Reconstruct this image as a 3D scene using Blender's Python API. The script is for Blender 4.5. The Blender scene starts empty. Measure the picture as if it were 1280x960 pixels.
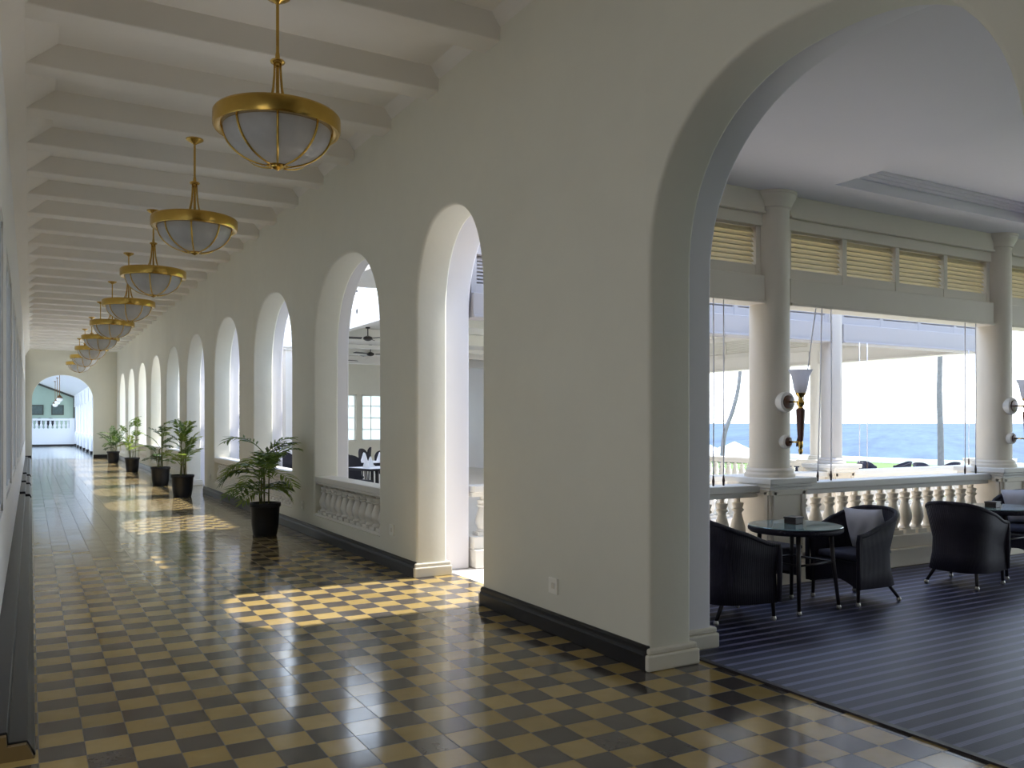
import bpy, bmesh, math, random
from mathutils import Vector, Matrix
R = math.radians
PI = math.pi
scene = bpy.context.scene
COL = scene.collection
rnd = random.Random(7)

# ------------------------------------------------------------------ mesh helper
class MB:
    def __init__(s): s.v = []; s.f = []
    def add(s, vs, fs):
        o = len(s.v); s.v += [tuple(p) for p in vs]; s.f += [tuple(i + o for i in f) for f in fs]; return s
    def box(s, x0, x1, y0, y1, z0, z1):
        return s.add([(x0,y0,z0),(x1,y0,z0),(x1,y1,z0),(x0,y1,z0),(x0,y0,z1),(x1,y0,z1),(x1,y1,z1),(x0,y1,z1)],
                     [(0,3,2,1),(4,5,6,7),(0,1,5,4),(1,2,6,5),(2,3,7,6),(3,0,4,7)])
    def boxm(s, sx, sy, sz, m):
        vs = [m @ Vector((x*sx/2, y*sy/2, z*sz/2)) for x, y, z in
              [(-1,-1,-1),(1,-1,-1),(1,1,-1),(-1,1,-1),(-1,-1,1),(1,-1,1),(1,1,1),(-1,1,1)]]
        return s.add(vs, [(0,3,2,1),(4,5,6,7),(0,1,5,4),(1,2,6,5),(2,3,7,6),(3,0,4,7)])
    def lathe(s, prof, n=24, c=(0,0,0), m=None, caps=True):
        vs = []; fs = []
        for r, z in prof:
            for k in range(n):
                a = 2*PI*k/n; p = Vector((r*math.cos(a), r*math.sin(a), z))
                if m: p = m @ p
                vs.append((p[0]+c[0], p[1]+c[1], p[2]+c[2]))
        for i in range(len(prof)-1):
            for k in range(n):
                k2 = (k+1) % n
                fs.append((i*n+k, i*n+k2, (i+1)*n+k2, (i+1)*n+k))
        if caps:
            fs.append(tuple(range(n-1, -1, -1))); b = (len(prof)-1)*n; fs.append(tuple(range(b, b+n)))
        return s.add(vs, fs)
    def tube(s, pts, rad, n=8, closed=False):
        pts = [Vector(p) for p in pts]; N = len(pts)
        if not isinstance(rad, (list, tuple)): rad = [rad]*N
        vs = []; fs = []; up = None
        for i, p in enumerate(pts):
            if closed: t = pts[(i+1) % N] - pts[i-1]
            else: t = pts[min(i+1, N-1)] - pts[max(i-1, 0)]
            t.normalize()
            if up is None:
                up = Vector((0,0,1)) if abs(t.z) < .9 else Vector((1,0,0))
            a = t.cross(up)
            if a.length < 1e-5: a = t.orthogonal()
            a.normalize(); b = a.cross(t); b.normalize(); up = b
            for k in range(n):
                q = 2*PI*k/n
                vs.append(p + (a*math.cos(q) + b*math.sin(q))*rad[i])
        M = N if closed else N-1
        for i in range(M):
            j = (i+1) % N
            for k in range(n):
                k2 = (k+1) % n
                fs.append((i*n+k, i*n+k2, j*n+k2, j*n+k))
        if not closed:
            fs.append(tuple(range(n-1,-1,-1))); fs.append(tuple(range((N-1)*n, N*n)))
        return s.add(vs, fs)
    def prism_y(s, prof, y0, y1):      # profile in XZ extruded along Y
        n = len(prof); vs = [(x,y0,z) for x,z in prof] + [(x,y1,z) for x,z in prof]
        fs = [(i, (i+1)%n, n+(i+1)%n, n+i) for i in range(n)] + [tuple(range(n-1,-1,-1)), tuple(range(n,2*n))]
        return s.add(vs, fs)
    def prism_x(s, prof, x0, x1):      # profile in YZ extruded along X
        n = len(prof); vs = [(x0,y,z) for y,z in prof] + [(x1,y,z) for y,z in prof]
        fs = [(i, (i+1)%n, n+(i+1)%n, n+i) for i in range(n)] + [tuple(range(n-1,-1,-1)), tuple(range(n,2*n))]
        return s.add(vs, fs)
    def build(s, name, mat, parent=None, smooth=False, bevel=0, seg=2, merge=False, angle=35, sub=0, recalc=True, loc=None):
        me = bpy.data.meshes.new(name); me.from_pydata(s.v, [], s.f)
        bm = bmesh.new(); bm.from_mesh(me)
        if merge: bmesh.ops.remove_doubles(bm, verts=bm.verts, dist=1e-4)
        if recalc: bmesh.ops.recalc_face_normals(bm, faces=bm.faces)
        bm.to_mesh(me); bm.free()
        if smooth:
            for p in me.polygons: p.use_smooth = True
            if smooth == 'auto':
                try: me.set_sharp_from_angle(angle=R(angle))
                except Exception: pass
        o = bpy.data.objects.new(name, me); COL.objects.link(o)
        me.materials.append(mat)
        if parent: o.parent = parent
        if loc: o.location = loc
        if bevel:
            b = o.modifiers.new('bevel', 'BEVEL'); b.width = bevel; b.segments = seg; b.limit_method = 'ANGLE'; b.angle_limit = R(40)
        if sub:
            q = o.modifiers.new('sub', 'SUBSURF'); q.levels = sub; q.render_levels = sub
        return o

def tag(o, label=None, cat=None, group=None, kind=None):
    if label: o['label'] = label
    if cat: o['category'] = cat
    if group: o['group'] = group
    if kind: o['kind'] = kind
    return o
def struct(o): o['kind'] = 'structure'; return o
def empty(name, loc=(0,0,0), rz=0, label=None, cat=None, group=None):
    o = bpy.data.objects.new(name, None); COL.objects.link(o); o.empty_display_size = .1
    o.location = loc; o.rotation_euler = (0,0,rz)
    return tag(o, label, cat, group)
def copy_tree(o, parent=None):
    c = o.copy(); COL.objects.link(c)
    c.parent = parent
    for ch in list(o.children): copy_tree(ch, c)
    return c
ORD = ['nearest', 'second nearest', 'third', 'fourth', 'fifth', 'sixth', 'seventh', 'eighth', 'farthest']

# ------------------------------------------------------------------ materials
class NT:
    def __init__(s, name):
        s.m = bpy.data.materials.new(name); s.m.use_nodes = True
        s.t = s.m.node_tree; s.n = s.t.nodes; s.b = s.n['Principled BSDF']; s.out = s.n['Material Output']
    def node(s, ty, **kw):
        q = s.n.new(ty)
        for k, v in kw.items(): setattr(q, k, v)
        return q
    def link(s, a, b): s.t.links.new(a, b)
    def val(s, sock, v):
        if isinstance(v, (int, float, tuple, list)): sock.default_value = v
        else: s.link(v, sock)
    def math(s, op, a, b=0.0, c=None):
        q = s.node('ShaderNodeMath', operation=op); s.val(q.inputs[0], a); s.val(q.inputs[1], b)
        if c is not None: s.val(q.inputs[2], c)
        return q.outputs[0]
    def mix(s, f, a, b):
        q = s.node('ShaderNodeMix', data_type='RGBA'); s.val(q.inputs[0], f); s.val(q.inputs[6], a); s.val(q.inputs[7], b); return q.outputs[2]
    def noise(s, scale, detail=4, vec=None, rough=.5):
        q = s.node('ShaderNodeTexNoise'); q.inputs['Scale'].default_value = scale; q.inputs['Detail'].default_value = detail
        q.inputs['Roughness'].default_value = rough
        if vec: s.link(vec, q.inputs['Vector'])
        return q.outputs[0]
    def obj(s): return s.node('ShaderNodeTexCoord').outputs['Object']
    def bump(s, h, st=.2, dist=.01):
        q = s.node('ShaderNodeBump'); q.inputs['Strength'].default_value = st; q.inputs['Distance'].default_value = dist
        s.link(h, q.inputs['Height']); s.link(q.outputs[0], s.b.inputs['Normal'])
    def base(s, c): s.val(s.b.inputs['Base Color'], c if not isinstance(c, tuple) or len(c) == 4 else (*c, 1))
    def rough(s, v): s.val(s.b.inputs['Roughness'], v)
def lin(r, g, b):
    f = lambda c: (c/255/12.92) if c/255 <= .04045 else ((c/255+.055)/1.055)**2.4
    return (f(r), f(g), f(b), 1)
def simple(name, c, rough=.5, metal=0, var=0, nscale=8, bump=0, spec=None):
    t = NT(name); t.rough(rough); t.b.inputs['Metallic'].default_value = metal
    if spec is not None: t.b.inputs['Specular IOR Level'].default_value = spec
    if var:
        n = t.noise(nscale, 5, t.obj())
        d = tuple(max(0, x*(1-var)) for x in c[:3]) + (1,)
        l = tuple(min(1, x*(1+var)) for x in c[:3]) + (1,)
        t.base(t.mix(n, d, l))
    else: t.base(c)
    if bump: t.bump(t.noise(nscale*6, 4, t.obj()), bump, .01)
    return t.m

M = {}
def wall_mat(name, c, var=.05):
    t = NT(name); o = t.obj()
    a = t.noise(.7, 6, o); b = t.noise(5, 4, o)
    f = t.math('ADD', t.math('MULTIPLY', a, .7), t.math('MULTIPLY', b, .3))
    t.base(t.mix(f, tuple(x*(1-var*2) for x in c[:3])+(1,), tuple(min(1, x*(1+var)) for x in c[:3])+(1,)))
    t.rough(.7); t.bump(t.noise(14, 5, o), .12, .01); return t.m
M['wall'] = wall_mat('cream_plaster', (.80, .78, .675, 1))
M['leftwall'] = wall_mat('pale_left_plaster', (.84, .85, .87, 1), .02)
M['ceil'] = wall_mat('ceiling_plaster', (.83, .80, .75, 1), .03)
M['white'] = simple('white_paint', (.80, .78, .73, 1), .55, var=.03, nscale=3)
M['cool'] = simple('pale_paint', (.80, .78, .81, 1), .6, var=.02, nscale=2)
M['cream'] = simple('cream_trim', (.76, .69, .57, 1), .5, var=.03, nscale=4)
M['dim_cool'] = simple('dimmed_pale_paint', (.48, .46, .475, 1), .6, var=.04, nscale=2)  # pale paint darkened to offset strong sky light on the far frieze
M['dim_white'] = simple('dimmed_white_paint', (.60, .57, .54, 1), .6, var=.03, nscale=3)  # white paint darkened likewise for the sky-lit columns across the passage
M['louvre'] = simple('sunglow_louvre', (.78, .68, .44, 1), .5, var=.03)  # warm sun glow between the slats put into their colour
M['base'] = simple('cream_base', (.74, .70, .60, 1), .45, var=.04, nscale=9)
M['black'] = simple('black_skirting', (.016, .015, .016, 1), .34, var=.3, nscale=7, spec=.3)
M['brass'] = simple('brass', (.62, .40, .10, 1), .22, 1, var=.12, nscale=14)
M['bronze'] = simple('dark_brass', (.16, .09, .035, 1), .35, 1)
M['pot'] = simple('black_plastic_pot', (.012, .012, .014, 1), .42, var=.2, nscale=9)
M['soil'] = simple('soil', (.03, .02, .012, 1), .95, var=.4, nscale=60)
M['stem'] = simple('plant_stem', (.16, .17, .045, 1), .6, var=.3, nscale=20)
M['wood'] = simple('mahogany', (.10, .03, .015, 1), .3, var=.3, nscale=12)
M['darkbox'] = simple('dark_wood_box', (.03, .018, .014, 1), .45, var=.2, nscale=30)
M['caster'] = simple('caster_cap', (.45, .43, .40, 1), .3, .8)
M['legm'] = simple('dark_leg', (.022, .016, .018, 1), .4)
M['pillow'] = simple('pillow_fabric', (.52, .52, .58, 1), .9, var=.05, nscale=30, bump=.15)
M['cushion'] = simple('seat_fabric', (.035, .035, .06, 1), .9, var=.15, nscale=40, bump=.2)
M['plate'] = simple('socket_plate', (.90, .88, .80, 1), .4)
M['socket'] = simple('socket_hole', (.08, .08, .07, 1), .5)
M['cord'] = simple('cord', (.80, .80, .86, 1), .7)
M['cordend'] = simple('cord_toggle', (.06, .035, .03, 1), .5)
M['trunk'] = simple('palm_trunk', (.20, .19, .20, 1), .85, var=.3, nscale=6)
M['lawn'] = simple('lawn_grass', (.095, .16, .025, 1), .9, var=.25, nscale=3, bump=.3)
M['sand'] = simple('paving', (.55, .53, .48, 1), .85, var=.08, nscale=.7)
M['canvas'] = simple('white_canvas', (.86, .86, .84, 1), .8)
M['linen'] = simple('white_linen', (.82, .82, .82, 1), .85)
M['darkcloth'] = simple('dark_cloth', (.025, .023, .03, 1), .8)
M['fan'] = simple('fan_blade', (.03, .025, .022, 1), .4)
M['teal'] = wall_mat('green_wall', (.27, .37, .32, 1), .06)
M['pic'] = simple('picture_dark', (.05, .08, .08, 1), .3, var=.5, nscale=7)
M['mount'] = simple('picture_mount', (.03, .035, .03, 1), .4)
M['gloss_white'] = simple('bright_white_paint', (.62, .65, .70, 1), .4)

def leaf(name, c1, c2):
    t = NT(name); n = t.noise(2.2, 3, t.obj()); col = t.mix(n, c1, c2)
    t.base(col); t.rough(.4)
    tr = t.node('ShaderNodeBsdfTranslucent'); t.link(col, tr.inputs[0])
    mx = t.node('ShaderNodeMixShader'); mx.inputs[0].default_value = .35
    t.link(t.b.outputs[0], mx.inputs[1]); t.link(tr.outputs[0], mx.inputs[2]); t.link(mx.outputs[0], t.out.inputs[0]); return t.m
M['leaf'] = leaf('palm_leaf', (.06, .12, .025, 1), (.20, .30, .05, 1))
M['leafy'] = leaf('young_palm_leaf', (.14, .22, .03, 1), (.40, .50, .08, 1))
M['leafd'] = leaf('dark_palm_leaf', (.03, .07, .02, 1), (.10, .17, .04, 1))

def tile_mat():
    t = NT('checker_tiles'); o = t.obj(); sx = t.node('ShaderNodeSeparateXYZ'); t.link(o, sx.inputs[0])
    S = .2
    ux = t.math('DIVIDE', t.math('SUBTRACT', sx.outputs[0], .035), S); uy = t.math('DIVIDE', t.math('SUBTRACT', sx.outputs[1], .14), S)
    fx = t.math('FLOOR', ux); fy = t.math('FLOOR', uy)
    par = t.math('FLOORED_MODULO', t.math('ADD', fx, fy), 2.0)
    # which cells are dark: cell (0, 24) is dark
    cv = t.node('ShaderNodeCombineXYZ'); t.link(fx, cv.inputs[0]); t.link(fy, cv.inputs[1])
    wn = t.node('ShaderNodeTexWhiteNoise', noise_dimensions='3D'); t.link(cv.outputs[0], wn.inputs['Vector'])
    cl = t.noise(9, 5, o); big = t.noise(.5, 3, o)
    var = t.math('ADD', t.math('MULTIPLY', wn.outputs['Value'], .55), t.math('MULTIPLY', cl, .45))
    yel = t.mix(var, lin(148, 126, 74), lin(192, 167, 110)); drk = t.mix(var, lin(62, 58, 56), lin(92, 86, 82))
    colr = t.mix(par, drk, yel)
    gx = t.math('ABSOLUTE', t.math('SUBTRACT', t.math('FRACT', ux), .5)); gy = t.math('ABSOLUTE', t.math('SUBTRACT', t.math('FRACT', uy), .5))
    g = t.math('GREATER_THAN', t.math('MAXIMUM', gx, gy), .489)
    colr = t.mix(g, colr, lin(70, 60, 46)); t.base(colr)
    t.rough(t.math('ADD', t.math('MULTIPLY', cl, .10), t.math('ADD', .07, t.math('MULTIPLY', g, .3))))
    t.b.inputs['Specular IOR Level'].default_value = .8
    # every tile sits at a slightly different tilt
    geo = t.node('ShaderNodeNewGeometry')
    vs = t.node('ShaderNodeVectorMath', operation='SUBTRACT'); t.link(wn.outputs['Color'], vs.inputs[0]); vs.inputs[1].default_value = (.5,.5,.5)
    sc = t.node('ShaderNodeVectorMath', operation='SCALE'); t.link(vs.outputs[0], sc.inputs[0]); sc.inputs[3].default_value = .012
    ad = t.node('ShaderNodeVectorMath', operation='ADD'); t.link(geo.outputs['Normal'], ad.inputs[0]); t.link(sc.outputs[0], ad.inputs[1])
    nm = t.node('ShaderNodeVectorMath', operation='NORMALIZE'); t.link(ad.outputs[0], nm.inputs[0])
    bp = t.node('ShaderNodeBump'); bp.inputs['Strength'].default_value = .12; bp.inputs['Distance'].default_value = .004
    t.link(t.math('SUBTRACT', t.noise(5, 3, o), t.math('MULTIPLY', g, .5)), bp.inputs['Height']); t.link(nm.outputs[0], bp.inputs['Normal'])
    t.link(bp.outputs[0], t.b.inputs['Normal'])
    return t.m
M['tile'] = tile_mat()
def pale_tile():
    t = NT('pale_tiles'); o = t.obj(); q = t.node('ShaderNodeTexBrick'); t.link(o, q.inputs['Vector']); q.offset = 0
    q.inputs['Scale'].default_value = 1; q.inputs['Brick Width'].default_value = .4; q.inputs['Row Height'].default_value = .4; q.inputs['Mortar Size'].default_value = .015
    q.inputs['Color1'].default_value = lin(150,160,160); q.inputs['Color2'].default_value = lin(165,172,172); q.inputs['Mortar'].default_value = lin(90,100,100)
    t.base(q.outputs[0]); t.rough(.12); return t.m
M['paletile'] = pale_tile()
def carpet_mat():
    t = NT('striped_carpet'); o = t.obj(); sx = t.node('ShaderNodeSeparateXYZ'); t.link(o, sx.inputs[0])
    y = t.math('DIVIDE', sx.outputs[1], .122); fr = t.math('FRACT', y)
    n = t.noise(40, 4, o); big = t.noise(1.2, 4, o)
    st = t.math('GREATER_THAN', fr, .68); rib = t.math('FRACT', t.math('MULTIPLY', sx.outputs[1], 82))
    c = t.mix(st, (.016, .016, .034, 1), (.19, .19, .31, 1))
    c = t.mix(t.math('MULTIPLY', t.math('GREATER_THAN', rib, .6), .45), c, (.02, .02, .032, 1))
    c = t.mix(t.math('MULTIPLY', big, .35), c, (.026, .026, .046, 1))
    t.base(c); t.rough(.40); t.b.inputs['Specular IOR Level'].default_value = .42; t.b.inputs['Specular Tint'].default_value = (.55,.62,1,1)
    t.bump(t.math('ADD', rib, t.math('MULTIPLY', n, .6)), .35, .004); return t.m
M['carpet'] = carpet_mat()
def wicker_mat():
    t = NT('dark_wicker'); o = t.obj(); sx = t.node('ShaderNodeSeparateXYZ'); t.link(o, sx.inputs[0])
    a = t.math('SINE', t.math('MULTIPLY', t.math('ADD', sx.outputs[0], sx.outputs[1]), 520)); b = t.math('SINE', t.math('MULTIPLY', sx.outputs[2], 900))
    h = t.math('ADD', a, t.math('MULTIPLY', b, .25))
    t.base(t.mix(t.noise(12, 3, o), (.012, .010, .018, 1), (.030, .025, .040, 1))); t.rough(.62); t.b.inputs['Specular IOR Level'].default_value = .3; t.bump(h, .5, .003); return t.m
M['wicker'] = wicker_mat()
def bowl_mat():
    t = NT('frosted_glass'); o = t.obj(); n = t.noise(6, 4, o)
    c = t.mix(n, (.50, .51, .54, 1), (.72, .73, .76, 1)); t.base(c); t.rough(.18)
    tr = t.node('ShaderNodeBsdfTranslucent'); t.link(c, tr.inputs[0])
    mx = t.node('ShaderNodeMixShader'); mx.inputs[0].default_value = .45
    t.link(t.b.outputs[0], mx.inputs[1]); t.link(tr.outputs[0], mx.inputs[2]); t.link(mx.outputs[0], t.out.inputs[0]); return t.m
M['bowl'] = bowl_mat()
def shade_mat():
    t = NT('milk_glass'); t.base((.9,.9,.93,1)); t.rough(.25)
    tr = t.node('ShaderNodeBsdfTranslucent'); tr.inputs[0].default_value = (.92,.92,.97,1)
    mx = t.node('ShaderNodeMixShader'); mx.inputs[0].default_value = .75
    t.link(t.b.outputs[0], mx.inputs[1]); t.link(tr.outputs[0], mx.inputs[2]); t.link(mx.outputs[0], t.out.inputs[0]); return t.m
M['shade'] = shade_mat()
def glass_top():
    t = NT('table_glass'); t.base((.55, .75, .75, 1)); t.rough(.04); t.b.inputs['Transmission Weight'].default_value = .75; t.b.inputs['IOR'].default_value = 1.5; return t.m
M['glass'] = glass_top()
def milk_mat():
    t = NT('fill_pane_glass'); t.base((.70, .73, .78, 1)); t.rough(.35)  # for the assumed left windows, translucency set for corridor fill
    tr = t.node('ShaderNodeBsdfTranslucent'); tr.inputs[0].default_value = (.58,.57,.54,1)
    mx = t.node('ShaderNodeMixShader'); mx.inputs[0].default_value = .75
    t.link(t.b.outputs[0], mx.inputs[1]); t.link(tr.outputs[0], mx.inputs[2]); t.link(mx.outputs[0], t.out.inputs[0]); return t.m
def pane_mat():
    t = NT('window_glass'); t.base((.80, .84, .82, 1)); t.rough(.3)
    tr = t.node('ShaderNodeBsdfTranslucent'); tr.inputs[0].default_value = (.85,.9,.87,1)
    mx = t.node('ShaderNodeMixShader'); mx.inputs[0].default_value = .8
    t.link(t.b.outputs[0], mx.inputs[1]); t.link(tr.outputs[0], mx.inputs[2]); t.link(mx.outputs[0], t.out.inputs[0]); return t.m
M['pane'] = pane_mat(); M['milk'] = milk_mat()
def sea_mat():
    t = NT('sea_water'); o = t.obj()
    m0 = t.node('ShaderNodeMapping'); t.link(o, m0.inputs[0]); m0.inputs['Rotation'].default_value = (0,0,R(-36)); mp = t.node('ShaderNodeMapping'); t.link(m0.outputs[0], mp.inputs[0]); mp.inputs['Scale'].default_value = (.05, .5, 1)
    n = t.noise(.45, 7, mp.outputs[0], .7); n2 = t.noise(.06, 6, mp.outputs[0], .6)
    f = t.math('ADD', t.math('MULTIPLY', n, .65), t.math('MULTIPLY', n2, .45))
    cr = t.node('ShaderNodeValToRGB'); t.link(f, cr.inputs[0])
    cr.color_ramp.elements[0].position = .42; cr.color_ramp.elements[0].color = (.010, .040, .085, 1)
    cr.color_ramp.elements[1].position = .66; cr.color_ramp.elements[1].color = (.050, .102, .150, 1)
    t.base(cr.outputs[0]); t.rough(.6); t.b.inputs['Specular IOR Level'].default_value = .15; return t.m
M['sea'] = sea_mat()

# ------------------------------------------------------------------ camera
F, HZ, CAMH = 1060.0, 529.0, 1.59
TH = math.atan((640-38)/F)
cam = bpy.data.cameras.new('camera'); co = bpy.data.objects.new('camera', cam); COL.objects.link(co)
co.location = (0, 0, CAMH); co.rotation_euler = (PI/2, 0, -TH)
cam.sensor_width = 36; cam.lens = F/1280*36; cam.shift_y = (HZ-480)/1280; cam.clip_start = .03; cam.clip_end = 60000
scene.camera = co

# ------------------------------------------------------------------ setting: corridor shell
XW = 3.45          # corridor face of the right wall
XL = -.20          # left wall
YE = 42.9          # end wall
BAY = 3.72
SPR = 2.55
arches = [dict(y=3.11, h=1.18, s=SPR, r=1.15, z=0), dict(y=7.335, h=.735, s=2.70, r=.95, z=0)]
for k in range(9):
    arches.append(dict(y=10.41+BAY*k, h=1.28, s=SPR, r=1.17, z=0.0 if k == 3 else .30))
def sup(t, n=2.3): return max(0, 1-abs(t)**n)**(1/n)
def arch_leaf(mb, x0, x1, ya, yb, ztop, ops, nseg=36, n=2.3, b=.03):
    """wall slab with arched openings whose edges are rounded; returns soffit mesh faces in the same builder"""
    lv = sorted(set([0.0, ztop] + [o['s'] for o in ops] + [o['z'] for o in ops] + [.30]))
    def column(y0, y1, xs):
        for a, c in zip(lv, lv[1:]):
            for x in xs: mb.add([(x,y0,a),(x,y1,a),(x,y1,c),(x,y0,c)], [(0,1,2,3)])
    y = ya
    for o in sorted(ops, key=lambda q: q['y']):
        A, B = o['y']-o['h'], o['y']+o['h']
        column(y, A-b, (x0, x1)); y = B+b
        ts = [-math.sin(PI/2*(1-2*i/nseg)) if False else -math.cos(PI*i/nseg) for i in range(nseg+1)]
        def path(e):
            p = [(A-e, z) for z in lv if o['z']-1e-6 <= z < o['s']-1e-6]
            p += [(o['y']+(o['h']+e)*t, o['s']+(o['r']+e)*sup(t, n)) for t in ts]
            p += [(B+e, z) for z in reversed(lv) if o['z']-1e-6 <= z < o['s']-1e-6]
            return p
        rings = [(x0, b)] + [(x0+b*(1-math.cos(q)), b*(1-math.sin(q))) for q in (PI/6, PI/3)] + [(x0+b, 0), (x1-b, 0)]
        rings += [(x1-b*(1-math.cos(q)), b*(1-math.sin(q))) for q in (PI/3, PI/6)] + [(x1, b)]
        P = [[(x, *p) for p in path(e)] for x, e in rings]; m = len(P[0])
        vs = [p for r_ in P for p in r_]; fs = []
        for j in range(len(P)-1):
            for i in range(m-1): fs.append((j*m+i, j*m+i+1, (j+1)*m+i+1, (j+1)*m+i))
        mb.add(vs, fs)
        pe = path(b); k0 = len([z for z in lv if o['z']-1e-6 <= z < o['s']-1e-6])
        arc = pe[k0:k0+nseg+1]
        for (p, q) in zip(arc, arc[1:]):
            for x in (x0, x1): mb.add([(x,*p),(x,*q),(x,q[0],ztop),(x,p[0],ztop)], [(0,1,2,3)])
        if o['z'] > 0:
            for x in (x0, x1): mb.add([(x,A-b,0),(x,B+b,0),(x,B+b,o['z']),(x,A-b,o['z'])], [(0,1,2,3)])
            mb.add([(x0,A-b,o['z']),(x0,B+b,o['z']),(x1,B+b,o['z']),(x1,A-b,o['z'])], [(0,1,2,3)])
    column(y, yb, (x0, x1))
    for yy in (ya, yb): mb.add([(x0,yy,0),(x0,yy,ztop),(x1,yy,ztop),(x1,yy,0)], [(0,1,2,3)])
    mb.add([(x0,ya,ztop),(x0,yb,ztop),(x1,yb,ztop),(x1,ya,ztop)], [(0,1,2,3)])
YB = -5.0
mb = MB(); arch_leaf(mb, XW, 3.80, YB, YE+.3, 5.2, arches)
struct(mb.build('wall_right', M['wall'], merge=True, smooth='auto', angle=33))
outer = [dict(y=a['y'], h=a['h']+.24, s=a['s'], r=a['r']+.13, z=0) for a in arches]
outer[1]['h'] = .735+.27
mb = MB(); arch_leaf(mb, 3.805, 4.20, YB, 8.62, 5.2, outer[:2]); arch_leaf(mb, 3.805, 4.04, 8.62, YE+.3, 5.2, outer[2:])
struct(mb.build('wall_right', M['cool'], merge=True, smooth='auto', angle=33))
# left wall: opening beside the camera (Y -1.5..4.66), then wall with shallow pilasters and assumed windows added for fill light
mb = MB(); mb.box(XL-.30, XL, YB, -1.5, 0, 5.2); mb.box(XL-.30, XL, -1.5, 4.66, 3.4, 5.2); mb.box(-1.5, -1.2, -1.8, 4.96, 0, 5.2); mb.box(-1.5, XL-.29, 4.66, 4.96, 0, 5.2); mb.box(-1.5, XL-.29, -1.8, -1.5, 0, 5.2); mb.box(-1.5, XL-.29, -1.8, 4.96, 3.4, 5.2)
yy = 4.66; spans = []
while yy < YE:
    spans.append((yy, min(yy+1.05, YE))); yy += BAY
for a, b in spans: mb.box(XL-.30, XL, a, b, 0, 5.2)
for a, b in zip([s[1] for s in spans], [s[0] for s in spans[1:]]):
    mb.box(XL-.30, XL, a, b, 0, .85); mb.box(XL-.30, XL, a, b, 3.3, 5.2)
mb.box(XL-.30, XL, YE-.4, YE+.3, 0, 5.2)
struct(mb.build('wall_left', M['leftwall']))
for i, (a, b) in enumerate(zip([q[1] for q in spans], [q[0] for q in spans[1:]])):  # assumed windows, added so daylight fills the corridor from the left
    t = struct(empty('window_%d' % (i+11), (XL-.035, (a+b)/2, .85))); w = (b-a)/2
    mb = MB(); mb.box(-.03, .02, -w, w, 0, .06); mb.box(-.03, .02, -w, w, 2.39, 2.45); mb.box(-.03, .02, -w, -w+.06, 0, 2.45); mb.box(-.03, .02, w-.06, w, 0, 2.45); mb.box(-.03, .02, -.03, .03, 0, 2.45)
    mb.build('window_frame', M['gloss_white'], t)
    MB().box(-.012, -.006, -w+.05, w-.05, .05, 2.40).build('pane', M['milk'], t)
# end wall with its arch
mb = MB()
ec, eh = 1.27, 1.21
ts = [-math.cos(PI*i/26) for i in range(27)]
pts = [(ec+eh*t, 2.62+1.13*sup(t, 2.1)) for t in ts]
for (a, za), (b, zb) in zip(pts, pts[1:]):
    for yq in (YE, YE+.35): mb.add([(a,yq,za),(b,yq,zb),(b,yq,5.2),(a,yq,5.2)], [(0,1,2,3)])
    mb.add([(a,YE,za),(b,YE,zb),(b,YE+.35,zb),(a,YE+.35,za)], [(0,1,2,3)])
for a, b in ((XL, ec-eh), (ec+eh, XW)): mb.box(a, b, YE, YE+.35, 0, 5.2)
mb.box(XL-.3, 19, YB-.3, YB, 0, 5.2)
struct(mb.build('wall_back', M['wall'], merge=False))
# ceiling slab, haunches and the cross beams
ZC, ZB = 5.04, 4.82
mb = MB(); mb.box(XL-.3, 4.22, YB, YE+.35, ZC, ZC+.2)
struct(mb.build('ceiling', M['ceil']))
mb = MB()
mb.prism_y([(XL, 4.55), (XL+.16, ZB), (XL+.42, ZC), (XL, ZC)], YB, YE)
mb.prism_y([(XW, 4.93), (XW-.03, 4.96), (XW-.09, ZC), (XW, ZC)], YB, YE)
struct(mb.build('trim_1', M['ceil'], merge=False, smooth=False))
n = 1
for k in range(-4, 30):
    yb = 6.42 + 1.24*k
    if yb > YE-.2: continue
    n += 1
    mb = MB(); mb.prism_x([(yb-.16, ZC+.01), (yb-.14, ZB), (yb+.14, ZB), (yb+.16, ZC+.01)], XL+.14, XW+.02)
    struct(mb.build('trim_%d' % n, M['ceil'], bevel=.012, seg=2))
# floors
mb = MB(); mb.box(-3.2, 3.90, YB-1, YE+.35, -.25, 0); struct(mb.build('floor', M['tile']))
mb = MB(); mb.box(-6, 3.2, YE+.35, 72, -.25, 0); struct(mb.build('floor', M['paletile']))
mb = MB(); mb.box(3.90, 19, YB-1, 6.35, -.25, -.004); struct(mb.build('floor', simple('timber_deck', (.20,.18,.19,1), .4, var=.2, nscale=3)))
mb = MB(); mb.box(3.90, 14.6, 6.35, 31, -.25, -.006); struct(mb.build('floor', simple('stone_paving', (.72,.68,.64,1), .5, var=.08, nscale=2)))
# black skirting, right
def skirting(mb, y0, y1, x=XW):
    mb.prism_y([(x+.01,0),(x-.035,0),(x-.035,.10),(x-.028,.115),(x-.022,.118),(x-.022,.145),(x-.012,.16),(x+.01,.16)], y0, y1)
mb = MB()
a1, a2, a6 = arches[0], arches[1], arches[5]
skirting(mb, YB, a1['y']-a1['h']-.01); skirting(mb, a1['y']+a1['h']+.005, a2['y']-a2['h']-.005)
skirting(mb, a2['y']+a2['h']+.005, a6['y']-a6['h']-.005); skirting(mb, a6['y']+a6['h']+.005, YE)
struct(mb.build('baseboard_right', M['black'], bevel=.006, seg=2))
mb = MB()
mb.box(ec+eh+.01, XW-.03, YE-.03, YE+.005, 0, .16); mb.box(XL, ec-eh-.02, YE-.03, YE+.005, 0, .16)
struct(mb.build('baseboard_back', M['black'], bevel=.006))
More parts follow.
